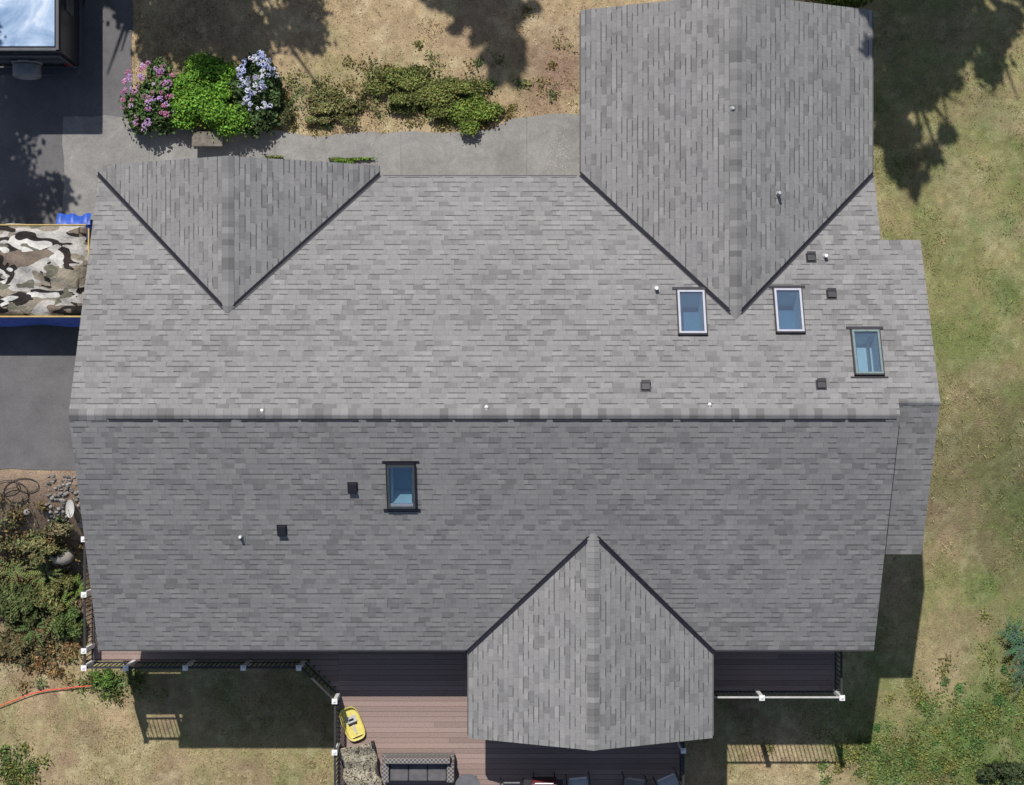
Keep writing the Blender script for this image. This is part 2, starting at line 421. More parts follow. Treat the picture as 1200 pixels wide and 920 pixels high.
for nm,yf in(('right',9.4),('left',5.45)):
    a,b,_=GA[nm];xm,zm=gz(nm);a+=.5;b-=.5;e=EZ+.5*S-.17
    A.add([(a,yf,-.3),(b,yf,-.3),(b,yf,e),(xm,yf,zm-.17),(a,yf,e)],[(0,1,2,3,4)])
    A.add([(a,5.0,-.3),(a,yf,-.3),(a,yf,e),(a,5.0,e)],[(0,1,2,3)]);A.add([(b,5.0,-.3),(b,yf,-.3),(b,yf,e),(b,5.0,e)],[(0,1,2,3)])
A.box((8.8,-3.6,-2.7),(9.85,3.4,3.45))
xm,zm=gp;A.add([(-.7,-8.6,2.75),(4.75,-8.6,2.75),(xm,-8.6,zm-.17)],[(0,1,2)])
for x in(-.75,4.7): A.box((x-.08,-8.68,.41),(x+.08,-8.52,2.75))
A.obj('walls',WALL,H,attr=False)
A=Acc()
def win(x,y,z,w,h,ax,dr=0):
    if ax=='y':
        s=1 if y>0 else -1
        A.box((x-w/2-.08,min(y,y+s*.04),z-.08),(x+w/2+.08,max(y,y+s*.04),z+h+.08),mi=0)
        A.box((x-w/2,min(y+s*.042,y+s*.05),z),(x+w/2,max(y+s*.042,y+s*.05),z+h),mi=1 if not dr else 2)
    else:
        s=1 if x>0 else -1
        A.box((min(x,x+s*.04),y-w/2-.08,z-.08),(max(x,x+s*.04),y+w/2+.08,z+h+.08),mi=0)
        A.box((min(x+s*.042,x+s*.05),y-w/2,z),(max(x+s*.042,x+s*.05),y+w/2,z+h),mi=1)
win(-7.04,5.46,.05,4.8,2.1,'y',1);win(-1,5.06,.05,.95,2.05,'y',1);win(-2.6,5.06,.9,1.0,1.1,'y');win(5.5,9.41,.9,2.2,1.2,'y')
for x in(-8,-5.5,6.8): win(x,-6.11,1.0,1.4,1.1,'y')
win(1.9,-6.11,.45,2.4,2.0,'y')
for y in(-3,2.5): win(-10.16,y,1.0,1.2,1.1,'x')
win(9.86,0,1.0,1.6,1.1,'x')
A.obj('windows_and_doors',[WHITE,WING,GREY],H,attr=False)
SHW=plain('shaft_paint',(.70,.80,.82),.7,0,.05)
SHB=plain('shaft_floor',(.14,.26,.36),.7,0,.1)
FRW=plain('frame_silver',(.44,.44,.50),.4,0,.08);FRD=plain('frame_dark',(.06,.075,.075),.4)
FRT=plain('frame_teal',(.16,.21,.21),.4)
for i,(o,ex,es,nn,k,s) in enumerate(sky):
    M=Matrix((ex,es,nn)).transposed().to_4x4();M.translation=o
    A=Acc();w,l,t,h=.335,.60,.05,.11
    A.box((-w,-l,-.05),(-w+t,l,h),M=M);A.box((w-t,-l,-.05),(w,l,h),M=M)
    A.box((-w+t,-l,-.05),(w-t,-l+t,h-.002),M=M);A.box((-w+t,l-t,-.05),(w-t,l,h-.002),M=M)
    A.box((-w-.03,-l-.03,-.02),(-w-.001,l+.03,h*.85),mi=1,M=M);A.box((w+.001,-l-.03,-.02),(w+.03,l+.03,h*.85),mi=1,M=M)
    A.box((-w-.03,-l-.06,-.02),(w+.03,-l-.001,h*.85),mi=1,M=M);A.box((-w-.03,l+.001,-.02),(w+.03,l+.03,h*.85),mi=1,M=M)
    A.box((-w-.12,-l-.13,.0),(w+.12,-l-.06,.03),mi=1,M=M)
    if k: A.box((-w-.12,l+.04,.0),(w+.12,l+.075,.03),mi=1,M=M)
    fr={0:FRW,1:FRT,2:FRD}[k]
    if k==2: A.box((-w+t,-l+t+.005,h-.06),(w-t,-l+t+.08,h-.03),mi=2,M=M)
    A.obj('skylight_frame',[fr,BLACK,FRW],H,attr=False)
    a=HW-.001;b=HL-.001;dp=-.55 if k==1 else -.7
    v=[M@Vector(p) for p in[(-a,-b,0.02),(a,-b,.02),(a,b,.02),(-a,b,.02),(-a,-b,dp),(a,-b,dp),(a,b,dp),(-a,b,dp)]]
    mk('skylight_shaft',v,[(0,1,5,4),(1,2,6,5),(2,3,7,6),(3,0,4,7),(4,5,6,7)],[SHW,SHB if k!=1 else SHW],H,mi=[0,0,0,0,1])
    mk('skylight_pane',[M@Vector(p) for p in[(-w+t,-l+t,.08),(w-t,-l+t,.08),(w-t,l-t,.08),(-w+t,l-t,.08)]],[(0,1,2,3)],GLASS,H)
A=Acc()
def frame_at(px,py,s,dz=.05):
    if s=='u': fn=lambda x,y:up_z(y)
    elif s=='l': fn=lambda x,y:lo_z(y)
    elif s=='gr': fn=lambda x,y:EZ+(GA['right'][1]-x)*S
    elif s=='gl': fn=lambda x,y:EZ+(x-GA['right'][0])*S
    o=hit(px,py,fn,dz)
    if s in 'ul':
        sg=-1 if s=='u' else 1;ex=Vector((1,0,0));es=Vector((0,sg*math.cos(ang),math.sin(ang)));nn=Vector((0,-sg*math.sin(ang),math.cos(ang)))
        if s=='u': ex=-ex
    else:
        sg=-1 if s=='gr' else 1;es=Vector((sg*math.cos(ang),0,math.sin(ang)));nn=Vector((-sg*math.sin(ang),0,math.cos(ang)));ex=es.cross(nn)
    M=Matrix((ex,es,nn)).transposed().to_4x4();M.translation=o;return M
for px,py,s in[(951,302,'u'),(975,345,'u'),(757,453,'u'),(963,451,'u'),(413,571,'l'),(330,621,'l')]:
    M=frame_at(px,py,s,.08)
    A.box((-.13,-.13,.002),(.13,.14,.010),M=M)
    v=[(-.10,-.12,.01),(.10,-.12,.01),(.10,.11,.01),(-.10,.11,.01),(-.10,-.12,.10),(.10,-.12,.10),(.09,.10,.06),(-.09,.10,.06)]
    A.add([M@Vector(p) for p in v],BF)
    A.box((-.11,-.13,.10),(.11,-.05,.11),M=M)
A.obj('roof_vents',BLACK,H,attr=False)
A=Acc()
for px,py,s,r,h,m in[(769,338,'u',.045,.22,0),(967,300,'u',.045,.22,0),(859,127,'gl',.03,.10,1),(912,227,'gr',.04,.30,1),(282,629,'l',.035,.18,0)]:
    M=frame_at(px,py,s,.05);o=M.translation
    A.tube(o,o+Vector((0,0,h)),r,r,12,mi=m);A.tube(o-Vector((0,0,.03)),o+Vector((0,0,.07)),.08,r+.01,12,mi=1 if s!='l' else 2)
    A.box((-.11,-.11,.003),(.11,.13,.01),M=M,mi=2)
for px,py in((307,481),(570,477),(832,474)):
    x,y=at(px,py,5.6);z=up_z(y);A.ball((x,y,z+.07),.045,2,mi=0,jit=.05,sq=(1,1,.7));A.box((x-.025,y-.14,z-.02),(x+.025,y,z+.07),mi=1)
A.obj('vent_pipes',[WHITE,PIPE,plain('flashing_grey',(.19,.185,.18))],H,attr=False)
# ------------------------------------------------------------ DECK
DZ=.4;D=empty('wooden_deck');A=Acc()
def boards(x0,x1,y0,y1,xf=None):
    y=y1
    while y-.14>=y0-.07:
        a,b=(x0,x1) if xf is None else xf(y-.07)
        x=a
        while x<b-.02:
            L=random.uniform(2.5,4.9);e=min(b,x+L);t=random.uniform(.84,1.16)
            if e-x>.05: A.box((x+.002,y-.135,DZ-.03),(e-.002,y,DZ),(.285*t,.208*t,.183*t))
            x=e
        y-=.142
xA,yA=-11.42,-7.27;xB,yBf=-4.72,-12.8;xC=4.62;yC=-8.1;xD=8.82
boards(xA,-10.16,-6.11,-3.8);boards(xA,xB,yA,-6.115)
boards(xB,xC,yBf,-6.115);boards(xC,xD,yC,-6.115)
boards(0,0,-8.12,yA-.001,lambda y:(-5.56+(yA-y)*.98,xB-.001))
A.obj('deck_boards',WOOD,D)
A=Acc()
for a,b in[((xA,-3.8),(xA,yA)),((xA,yA),(-5.56,yA)),((-5.56,yA),(xB,-8.12)),((xB,-8.12),(xB,yBf)),((xC,yBf),(xC,yC)),((xC,yC),(xD,yC)),((xD,yC),(xD,-6.1))]:
    p=Vector((*a,DZ-.15));q=Vector((*b,DZ-.15));d=(q-p).normalized();s=Vector((-d.y,d.x,0))*.02
    v=[p-s,q-s,q+s,p+s];v=[x-Vector((0,0,.13)) for x in v]+[x+Vector((0,0,.135)) for x in v];A.add(v,BF)
A.obj('rim_joist',plain('rim',(.14,.09,.08),.7),D,attr=False)
A=Acc()
for x,y in[(xA+.1,yA+.1),(-8.5,yA+.1),(-5.6,yA+.1),(xB+.1,-8.2),(xB+.1,-10.4),(0,-12.5),(xC-.1,-10),(xC-.1,-12.5),(6.8,yC+.1),(xD-.1,yC+.1)]:
    z=float(terrain(x,y));A.box((x-.07,y-.07,z-.2),(x+.07,y+.07,DZ-.04))
A.obj('support_posts',DARKF,D,attr=False)
RL=empty('deck_railing')
Ab=Acc();Aw=Acc();Ao=Acc()
def post(x,y,s=.05):
    Aw.box((x-s,y-s,DZ-.25),(x+s,y+s,DZ+1.02));s2=s+.022
    Aw.box((x-s2,y-s2,DZ+1.02),(x+s2,y+s2,DZ+1.05))
    v=[(x-s,y-s,DZ+1.05),(x+s,y-s,DZ+1.05),(x+s,y+s,DZ+1.05),(x-s,y+s,DZ+1.05),(x,y,DZ+1.09)];Aw.add(v,[(0,1,4),(1,2,4),(2,3,4),(3,0,4)])
def rail(P,posts,white=False):
    for a,b in zip(P[:-1],P[1:]):
        a=Vector((*a,0));b=Vector((*b,0));L=(b-a).length;d=(b-a)/L;s=Vector((-d.y,d.x,0))
        for z,w,h in((DZ+.92,.022 if white else .028,.04),(DZ+.10,.02,.035)):
            v=[a-s*w,b-s*w,b+s*w,a+s*w];v=[(p.x,p.y,z) for p in v]+[(p.x,p.y,z+h) for p in v];(Ao if white and z>1 else Ab).add(v,BF)
        m=int(L/.12)
        for i in range(1,m):
            p=a+d*(L*i/m);Ab.box((p.x-.01,p.y-.01,DZ+.13),(p.x+.01,p.y+.01,DZ+.92))
    for p in posts: post(*p)
def pw(px,py): return at(px,py,DZ+1.05)
xl=pw(98,700)[0];yl_=pw(100,783)[1]
rail([(xl,pw(0,628)[1]),(xl,yl_),(pw(352,0)[0],yl_),pw(392,822),(pw(392,0)[0],-12.7)],
 [(xl,pw(0,632)[1]),(xl,pw(0,697)[1]),(xl,pw(0,763)[1]),(xl,yl_),(pw(147,0)[0],yl_),(pw(217,0)[0],yl_),(pw(285,0)[0],yl_),(pw(350,0)[0],yl_),pw(392,822),pw(392,882),pw(392,945)])
yr_=pw(0,818)[1];xr_=pw(987,0)[0]
rail([(4.75,yr_),(xr_,yr_)],[(4.75,yr_),(pw(893,0)[0],yr_),(xr_,yr_),(xr_,-6.75)],True)
rail([(xr_,yr_),(xr_,-6.2)],[])
rail([(xC-.06,yr_),(xC-.06,-12.7)],[pw(801,880),(xC-.06,-11.6)])
Ab.obj('balusters_and_rails',DARKF,RL,attr=False);Aw.obj('white_posts',WHITE,RL,attr=False);Ao.obj('handrail',OFFW,RL,attr=False)
# ------------------------------------------------------------ foliage
def rq(n,up=.3):
    v=R.normal(size=(n,3));v[:,2]=np.abs(v[:,2])+up;return v/np.linalg.norm(v,axis=1)[:,None]
def leaves(c,size,col,up=.3,asp=1.7):
    n=len(c);nm=rq(n,up);t=R.normal(size=(n,3));t=np.cross(nm,t);t/=np.linalg.norm(t,axis=1)[:,None]+1e-9;b=np.cross(nm,t)
    s=(np.asarray(size)*R.uniform(.6,1.3,n))[:,None]
    v=np.empty((n,4,3));v[:,0]=c-t*s*asp*.5;v[:,1]=c+b*s*.5;v[:,2]=c+t*s*asp*.5;v[:,3]=c-b*s*.5
    return v.reshape(-1,3),np.arange(4*n).reshape(-1,4),np.repeat(col,4,0)
def blobpts(c,r,n,k=14,lump=.38,out=.78):
    c=np.array(c);r=np.array(r)
    sc=R.normal(size=(k,3));sc/=np.linalg.norm(sc,axis=1)[:,None];sc*=R.uniform(.2,out,(k,1))
    w=R.integers(0,k,n);d=R.normal(size=(n,3));d/=np.linalg.norm(d,axis=1)[:,None]
    rad=R.uniform(.45,1.05,(n,1))*lump*R.uniform(.7,1.2,(k,1))[w]
    rad=rad*(1+.35*(R.random((n,1))<.12))
    p=sc[w]+d*rad
    sh=np.clip(.62+.45*p[:,2]+.25*d[:,2],.35,1.2)*R.uniform(.8,1.15,k)[w]  # shade put into leaf colour: dark low and inside, light on top
    return c+p*r,sh
BARK=plain('bark',(.13,.095,.07),.95,0,.3,12)
def bush(name,px,py,rad,n,col,size=.05,k=14,hgt=.5,lump=.4,parent=None,up=.3,asp=1.7,out=.78):
    x,y,z=G(px,py,hgt*.7)
    p,sh=blobpts((x,y,z+hgt*.5),(rad[0],rad[1],hgt*.62),n,k,lump,out)
    p[:,2]=np.maximum(p[:,2],terrain(p[:,0],p[:,1])+.02)
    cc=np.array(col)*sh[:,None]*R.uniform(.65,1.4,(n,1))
    cc[:,0]*=R.uniform(.8,1.3,n)
    v,f,c=leaves(p,size,cc,up,asp)
    o=mk(name,v,f,ATT,parent,c)
    A=Acc()
    for _ in range(9):
        a=random.uniform(0,6.28);A.tube((x,y,z-.03),(x+rad[0]*.6*math.cos(a),y+rad[1]*.6*math.sin(a),z+hgt*.6),.018,.006,5)
    A.obj('stems',BARK,o if not parent else parent,attr=False)
    return o,(x,y,z)
def groundcover(name,spots,n,col,size,hgt=.10,spread=.30,asp=2.2):
    P=[];Cc=[]
    for px,py,rx,ry,wt in spots:
        m=int(n*wt);k=max(6,m//70);x,y,_=G(px,py)
        tx=x+R.normal(size=k)*rx*.5;ty=y+R.normal(size=k)*ry*.5;w=R.integers(0,k,m)
        sp=spread*R.uniform(.4,1.2,k)[w]
        xx=tx[w]+R.normal(size=m)*sp*.5;yy=ty[w]+R.normal(size=m)*sp*.5
        ok=free(xx,yy);xx,yy,w=xx[ok],yy[ok],w[ok];m=len(xx)
        P.append(np.stack([xx,yy,terrain(xx,yy)+R.uniform(.0,1,m)**1.5*hgt],-1))
        cc=np.array(col)*(R.uniform(.6,1.25,k)[w]*R.uniform(.6,1.4,m))[:,None];cc[:,0]*=R.uniform(.7,1.7,k)[w];Cc.append(cc)
    P=np.concatenate(P);Cc=np.concatenate(Cc);v,f,c=leaves(P,size,Cc,.2,asp);return mk(name,v,f,ATT,None,c)
def flowers(parent,px,py,rad,hgt,n,cols,name='flower_heads'):
    x,y,z=G(px,py,hgt*.7);A=Acc()
    for _ in range(n):
        a=random.uniform(0,6.283);q=math.sqrt(random.random());dx=q*math.cos(a)*rad[0];dy=q*math.sin(a)*rad[1]
        zz=z+hgt*(.66+.5*math.sqrt(max(0,1-q*q)))+random.uniform(-.06,.05)
        c=random.choice(cols);t=random.uniform(.75,1.15);r=random.uniform(.04,.08)
        for j in range(16):
            th=random.uniform(0,6.283);ph=math.acos(random.uniform(-.2,1));e=(math.sin(ph)*math.cos(th),math.sin(ph)*math.sin(th),math.cos(ph))
            tt=t*random.uniform(.7,1.25)
            A.ball((x+dx+e[0]*r,y+dy+e[1]*r,zz+e[2]*r*.75),r*.34,1,tuple(min(.85,k*tt) for k in c),jit=.25,sq=(1,1,.5))
    A.obj(name,ATT,parent)
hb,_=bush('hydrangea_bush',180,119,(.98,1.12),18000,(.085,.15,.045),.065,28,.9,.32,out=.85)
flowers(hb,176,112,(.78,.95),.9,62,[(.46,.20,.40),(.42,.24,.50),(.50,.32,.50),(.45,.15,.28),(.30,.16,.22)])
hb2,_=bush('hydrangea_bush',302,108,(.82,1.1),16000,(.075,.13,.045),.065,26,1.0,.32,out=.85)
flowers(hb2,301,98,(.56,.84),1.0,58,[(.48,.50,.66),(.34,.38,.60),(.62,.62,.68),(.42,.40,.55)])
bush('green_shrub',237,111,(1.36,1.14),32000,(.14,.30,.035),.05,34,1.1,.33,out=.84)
bush('low_shrub',505,108,(1.75,.85),20000,(.17,.20,.055),.045,40,.45,.24,out=.9)
bush('low_shrub',555,128,(.95,.65),10000,(.18,.26,.05),.045,20,.45,.32,out=.85)
bush('low_shrub',390,124,(1.05,.58),7500,(.20,.205,.08),.04,28,.4,.24,out=.9)
bush('low_shrub',330,132,(.5,.5),3500,(.13,.15,.06),.04,14,.4,.3)
groundcover('weeds',[(515,110,2.4,1.1,.40),(390,120,2.0,.8,.3),(300,140,1.5,.3,.1),(645,70,.8,2.0,.06)],7500,(.18,.20,.07),.04,.10)
bush('weeds',405,187,(.75,.09),1500,(.14,.24,.04),.04,10,.2,.3)
bush('weeds',320,184,(.5,.06),500,(.16,.2,.06),.035,8,.15,.3)
bush('evergreen_shrub',990,-3,(1.2,.35),5000,(.11,.17,.035),.05,12,1.3)
bush('weeds',122,795,(.42,.28),2600,(.11,.20,.04),.04,10,.3,.35)
for i,(px,py,rx,ry,nn_,hh,c) in enumerate([(35,640,.95,.5,3500,.4,(.20,.20,.085)),(18,700,.8,.9,6500,.6,(.10,.13,.045)),(58,690,.75,.8,5500,.6,(.16,.17,.06)),(78,735,.5,.7,4500,.6,(.09,.14,.04)),(25,755,.9,.6,4500,.4,(.15,.135,.065)),(70,620,.4,.3,1200,.35,(.2,.19,.1))]):
    bush('garden_shrub',px,py,(rx,ry),nn_,c,.055,22,hh,.28,asp=2.6,out=.9)
groundcover('garden_groundcover',[(30,630,1.6,1.0,.25),(30,700,1.8,1.8,.45),(45,770,2.0,.9,.3)],12000,(.17,.17,.075),.05,.2)
def fern(name,px,py,n,L,col):
    x,y,z=G(px,py,.3);A=Acc()
    for i in range(n):
        a=random.uniform(0,6.283);l=L*random.uniform(.7,1.1);m=11
        for j in range(1,m):
            t=j/m;px_=x+math.cos(a)*l*t;py_=y+math.sin(a)*l*t;pz=z+.15+.45*math.sin(t*2.3)*l
            w=.17*l*(1-t)**.7*(.4+min(1,t*4)*.6)
            for s in(-1,1):
                qx,qy=px_-math.sin(a)*w*s+math.cos(a)*.05,py_+math.cos(a)*w*s+math.sin(a)*.05
                hw=.022*l+.008
                c_=tuple(k*random.uniform(.7,1.3) for k in col)
                A.add([(px_-math.cos(a)*hw,py_-math.sin(a)*hw,pz),(px_+math.cos(a)*hw,py_+math.sin(a)*hw,pz),(qx,qy,pz-.02*random.random())],[(0,1,2)],c_)
    return A.obj(name,ATT)
fern('fern',72,715,18,.8,(.14,.21,.05));fern('fern',52,672,14,.6,(.18,.22,.07));fern('fern',15,668,14,.7,(.15,.18,.06));fern('fern',90,690,12,.5,(.13,.19,.04));fern('fern',40,735,14,.6,(.11,.17,.05))
fern('fern',1196,756,20,.8,(.07,.14,.08));fern('fern',1202,780,16,.6,(.06,.12,.07));fern('fern',1185,738,10,.6,(.08,.14,.07));fern('fern',1200,800,12,.5,(.08,.13,.06))
bush('dark_shrub',1185,908,(.9,.5),5000,(.05,.075,.03),.06,12,.5,.35)
groundcover('weed_patch',[(1060,888,2.8,1.2,.38),(1140,845,2.0,1.4,.28),(1120,890,2.5,1.0,.2),(1185,800,1.0,1.6,.10)],14000,(.125,.20,.055),.04,.07)
groundcover('weed_patch',[(15,905,.9,.8,.6),(130,800,1.2,.4,.4)],4000,(.11,.18,.05),.045,.15)
def conifer(name,x,y,h,rb,n,z0=1.5):
    T=empty(name);z=float(terrain(x,y));A=Acc();A.tube((x,y,z-.2),(x,y,z+h),.02*h,.02,10);P=[];Sh=[]
    nb=int(h*9)
    for i in range(nb):
        t=i/nb;zz=z0+(h-z0)*t;L=rb*(1-t)**.7*random.choice([.5,.8,1.0,1.25])*random.uniform(.85,1.1)+.15;a=i*2.4+random.uniform(-.5,.5)
        e=Vector((x+math.cos(a)*L,y+math.sin(a)*L,z+zz-L*.25));s=Vector((x,y,z+zz))
        A.tube(s,e,.03*(1-t)+.008,.005,5,cap=False)
        m=int(n/nb)
        u=R.uniform(.15,1,m)**.8
        w=(.06+.20*L*(1-u)*.9)
        P.append(np.stack([s.x+(e.x-s.x)*u+R.normal(size=m)*w*.6,s.y+(e.y-s.y)*u+R.normal(size=m)*w*.6,s.z+(e.z-s.z)*u-np.abs(R.normal(size=m))*.12],-1));Sh.append(np.full(m,random.uniform(.7,1.2)))
    A.obj('trunk_and_limbs',BARK,T,attr=False);P=np.concatenate(P);Sh=np.concatenate(Sh)
    v,f,c=leaves(P,.15,np.array([.045,.085,.03])*Sh[:,None],.3,2.2);mk('needles',v,f,ATT,T,c)
def broad(name,x,y,h,r,n,k=26,lump=.27):
    T=empty(name);z=float(terrain(x,y));A=Acc();top=h-r*.9;A.tube((x,y,z-.2),(x,y,z+top),.22,.13,10)
    for i in range(13):
        a=i*2.4;e=(x+math.cos(a)*r*.8,y+math.sin(a)*r*.8,z+top+random.uniform(-.3,.8)*r);A.tube((x,y,z+top-r*.5),e,.09,.02,6)
    A.obj('trunk_and_limbs',BARK,T,attr=False)
    p,sh=blobpts((x,y,z+top),(r,r,r*.9),n,k,lump,.88);v,f,c=leaves(p,.13,np.array([.06,.11,.03])*sh[:,None],.3,1.5);mk('crown',v,f,ATT,T,c)
def tip(px,py,h): x,y,_=G(px,py);return x-.2*h,y+.7*h
x,y=tip(600,98,15);conifer('conifer_tree',x,y,15,3.4,17000)
x,y=tip(1062,228,15);conifer('conifer_tree',x+.2,y,15,2.6,9500)
x,y=tip(1115,105,17);conifer('conifer_tree',x,y,17,3.6,13000)
x,y=tip(1095,55,9);broad('maple_tree',x,y+.6,11,2.5,5500,24,.17)
x,y=tip(1078,130,12.5);broad('maple_tree',x,y,13.5,1.6,3000,16,.19)
x,y=tip(1150,25,10);broad('maple_tree',x,y+.4,12,2.1,4200,20,.17)
x,y=tip(290,10,8.5);broad('maple_tree',x,y,11,2.8,9500,32,.22)
x,y=tip(205,0,7);broad('maple_tree',x-.5,y,9,2.4,8500,26,.22)
x,y=tip(5,205,8);broad('maple_tree',x-.5,y,10,2.3,9000,26,.24)
x,y=tip(120,-30,8);broad('maple_tree',x,y+.8,10,1.9,6000)
# ------------------------------------------------------------ garden items
A=Acc()
for _ in range(150):
    px=random.gauss(76,11);py=random.uniform(556,612);x,y,z=G(px,py);s=random.uniform(.02,.075);t=random.uniform(.14,.34)
    A.ball((x,y,z+s*.3),s,1,(t,t*.96,t*.91),jit=.25,sq=(1,random.uniform(.6,1),.6))
A.obj('river_stones',CAP,smooth=True)
for px,py,s in((73,650,.36),(30,600,.12),(95,615,.12)):
    A=Acc();x,y,z=G(px,py,.1);A.ball((x,y,z+s*.3),s,3,(.34,.31,.28),jit=.05,sq=(1,.8,.7));A.obj('boulder',CAP,smooth=True)
T=empty('satellite_dish');x,y,z=G(82,596,.3);A=Acc();v=[];f=[];m=24;rg=[0,.35,.7,1]
for r in rg[1:]:
    for k in range(m): v.append((x+r*.12*math.cos(k*6.283/m),y+r*.25*math.sin(k*6.283/m),z+.25+.06*r*r))
v.append((x,y,z+.25));f=[(len(v)-1,k,(k+1)%m) for k in range(m)]
for j in range(2):
    for k in range(m): f.append((j*m+k,(j+1)*m+k,(j+1)*m+(k+1)%m,j*m+(k+1)%m))
mk('bowl',v,f,OFFW,T,smooth=True);A.tube((x,y,z-.05),(x,y,z+.25),.02);A.tube((x,y-.24,z+.3),(x,y-.02,z+.45),.01);A.obj('mast_and_arm',GREY,T,attr=False)
def hose(name,P,r,mat):
    cu=bpy.data.curves.new(name,'CURVE');cu.dimensions='3D';sp=cu.splines.new('NURBS');sp.points.add(len(P)-1)
    for q,p in zip(sp.points,P): q.co=(*p,1)
    sp.use_endpoint_u=True;sp.order_u=3;cu.bevel_depth=r;cu.bevel_resolution=2;cu.materials.append(mat)
    o=bpy.data.objects.new(name,cu);scene.collection.objects.link(o);return o
P=[]
for i in range(44):
    t=i*.55;r=11+8*math.sin(t*.43);x,y,z=G(20+r*math.cos(t)*1.2+9*math.sin(t*.27),573+r*.75*math.sin(t)+5*math.cos(t*.31));P.append((x,y,z+.03+.0012*i))
hose('garden_hose',P,.010,RUB)
P=[]
for px,py in[(-40,838),(-15,832),(0,827),(18,820),(35,813),(55,808),(78,806),(92,804),(108,803)]:
    x,y,z=G(px,py);P.append((x,y,z+.11))
hose('red_garden_hose',P,.016,plain('red_hose',(.78,.10,.06),.5))
T=empty('stone_bench');x,y,z=G(243,163,.4);A=Acc();A.box((x-.42,y-.2,.36),(x+.42,y+.2,.43));A.box((x-.34,y-.15,0),(x-.22,y+.15,.36));A.box((x+.22,y-.15,0),(x+.34,y+.15,.36))
bevel(A.obj('slab_and_legs',plain('bench_stone',(.17,.15,.125),.9,0,.35,8),T,attr=False),.015)
# ------------------------------------------------------------ camper trailer (top-left)
T=empty('camper_trailer');x0,x1,y0,y1=-14.05,-11.7,8.82,13.9;zt=2.5
ROOF=N('camper_roof');f=ROOF.noise(ROOF.obj(),.8,4,.6,1.2);ROOF=ROOF.fin(ROOF.ramp(f,[(.35,(.22,.33,.50)),(.5,(.42,.53,.70)),(.64,(.80,.84,.88))]),.18,0,.6)  # blue-white mottling paints sky and tree reflections into the roof colour
A=Acc();A.box((x0,y0,.55),(x1,y1,zt));bevel(A.obj('body',plain('gloss_black',(.02,.02,.024),.25,0,.1),T,attr=False),.06,3)
A=Acc();A.box((x0+.12,y0+.14,zt+.002),(x1-.14,y1-.12,zt+.03));bevel(A.obj('roof_panel',ROOF,T,attr=False),.02)
A=Acc()
A.box((x1-.1,y0+.05,zt+.002),(x1-.03,y1-.05,zt+.06));A.box((x0+.03,y0+.05,zt+.002),(x0+.1,y1-.05,zt+.06));A.box((x0+.1,y0+.03,zt+.002),(x1-.1,y0+.1,zt+.05))
A.box((x0-.02,y0-.22,.45),(x1+.02,y0-.04,.62));A.box((x0+.2,y0-.02,1.1),(x1-.2,y0-.001,2.1))
for xx in(x0+.1,x1-.1): A.tube((xx,y0-.06,.6),(xx,y0-.06,2.3),.025)
A.tube((x0+.1,y0-.06,2.3),(x1-.1,y0-.06,2.3),.025);A.tube((x0+.1,y0-.06,1.7),(x1-.1,y0-.06,1.7),.02)
A.box((x1+.002,y0+1.2,1.3),(x1+.03,y0+2.6,2.0));A.box((x1+.002,y0+.1,.56),(x1+.05,y1-.1,.66))
A.obj('rails_and_bumper',plain('rail_metal',(.09,.09,.10),.35),T,attr=False)
A=Acc();cx=(x0+x1)/2-.02
A.tube((cx,y0-.10,1.35),(cx,y0-.45,1.35),.37,.37,28);bevel(A.obj('spare_tyre_cover',plain('tyre_cover',(.22,.22,.23),.45),T,attr=False),.05,3);A=Acc()
A.tube((cx,y0-.452,1.35),(cx,y0-.47,1.35),.24,.22,20);A.tube((cx,y0-.05,1.35),(cx,y0-.098,1.35),.40,.39,28)
A.obj('spare_wheel_hub',GREY,T,attr=False)
A=Acc()
for yy in(10.9,11.9):
    for xx in(x0-.02,x1-.22): A.tube((xx,yy,.36),(xx+.24,yy,.36),.36,.36,24)
A.obj('tyres',RUB,T,attr=False)
A=Acc()
for xx in(x0+.1,x1-.3): A.box((xx,y0-.03,.8),(xx+.2,y0-.003,1.0))
A.obj('tail_lights',plain('red_lens',(.4,.02,.02),.2),T,attr=False)
A=Acc();A.box((-13.2,11,zt+.031),(-12.6,11.6,zt+.13));bevel(A.obj('roof_hatch',WHITE,T,attr=False),.03)
# ------------------------------------------------------------ camouflage-covered utility trailer
T=empty('utility_trailer');zt=1.5
n=N('camo_cloth');ob=n.obj()
def camol(sx,sy,off,scale,dist):
    mp=n.nd('ShaderNodeMapping');mp.inputs['Scale'].default_value=(sx,sy,1);mp.inputs['Location'].default_value=(off,off*.7,0);n.ln(ob,mp.inputs[0]);return n.noise(mp.outputs[0],scale,1.6,.5,dist)
base=n.ramp(camol(.7,1.3,3,1.1,.6),[(0,(.27,.235,.185)),(.44,(.44,.42,.39)),(.56,(.19,.15,.12))],True)
def over(base,fac,thr,col):
    m=n.nd('ShaderNodeMix');m.data_type='RGBA';n.ln(n.M('GREATER_THAN',fac,thr),m.inputs[0]);n.ln(base,m.inputs[6]);m.inputs[7].default_value=(*col,1);return m.outputs[2]
c=over(base,camol(.7,1.5,11,1.5,.5),.54,(.035,.03,.028))
c=over(c,camol(.7,1.5,11.10,1.5,.5),.58,(.60,.585,.55))
c=over(c,camol(.75,1.5,29,1.7,.5),.60,(.03,.027,.025))
c=over(c,camol(.8,1.4,47,2.1,.4),.63,(.15,.145,.11))
f=n.rng(n.noise(ob,14,4,.6),.3,.7,.78,1.15);n.bump(n.noise(ob,4,3),.8,.08);CAMO=n.fin(n.scale(c,f),.9,0,.1)
xr0,yt0,yb0=-11.26,4.46,2.02
gxn,gyn=90,60;V=[];Fc=[]
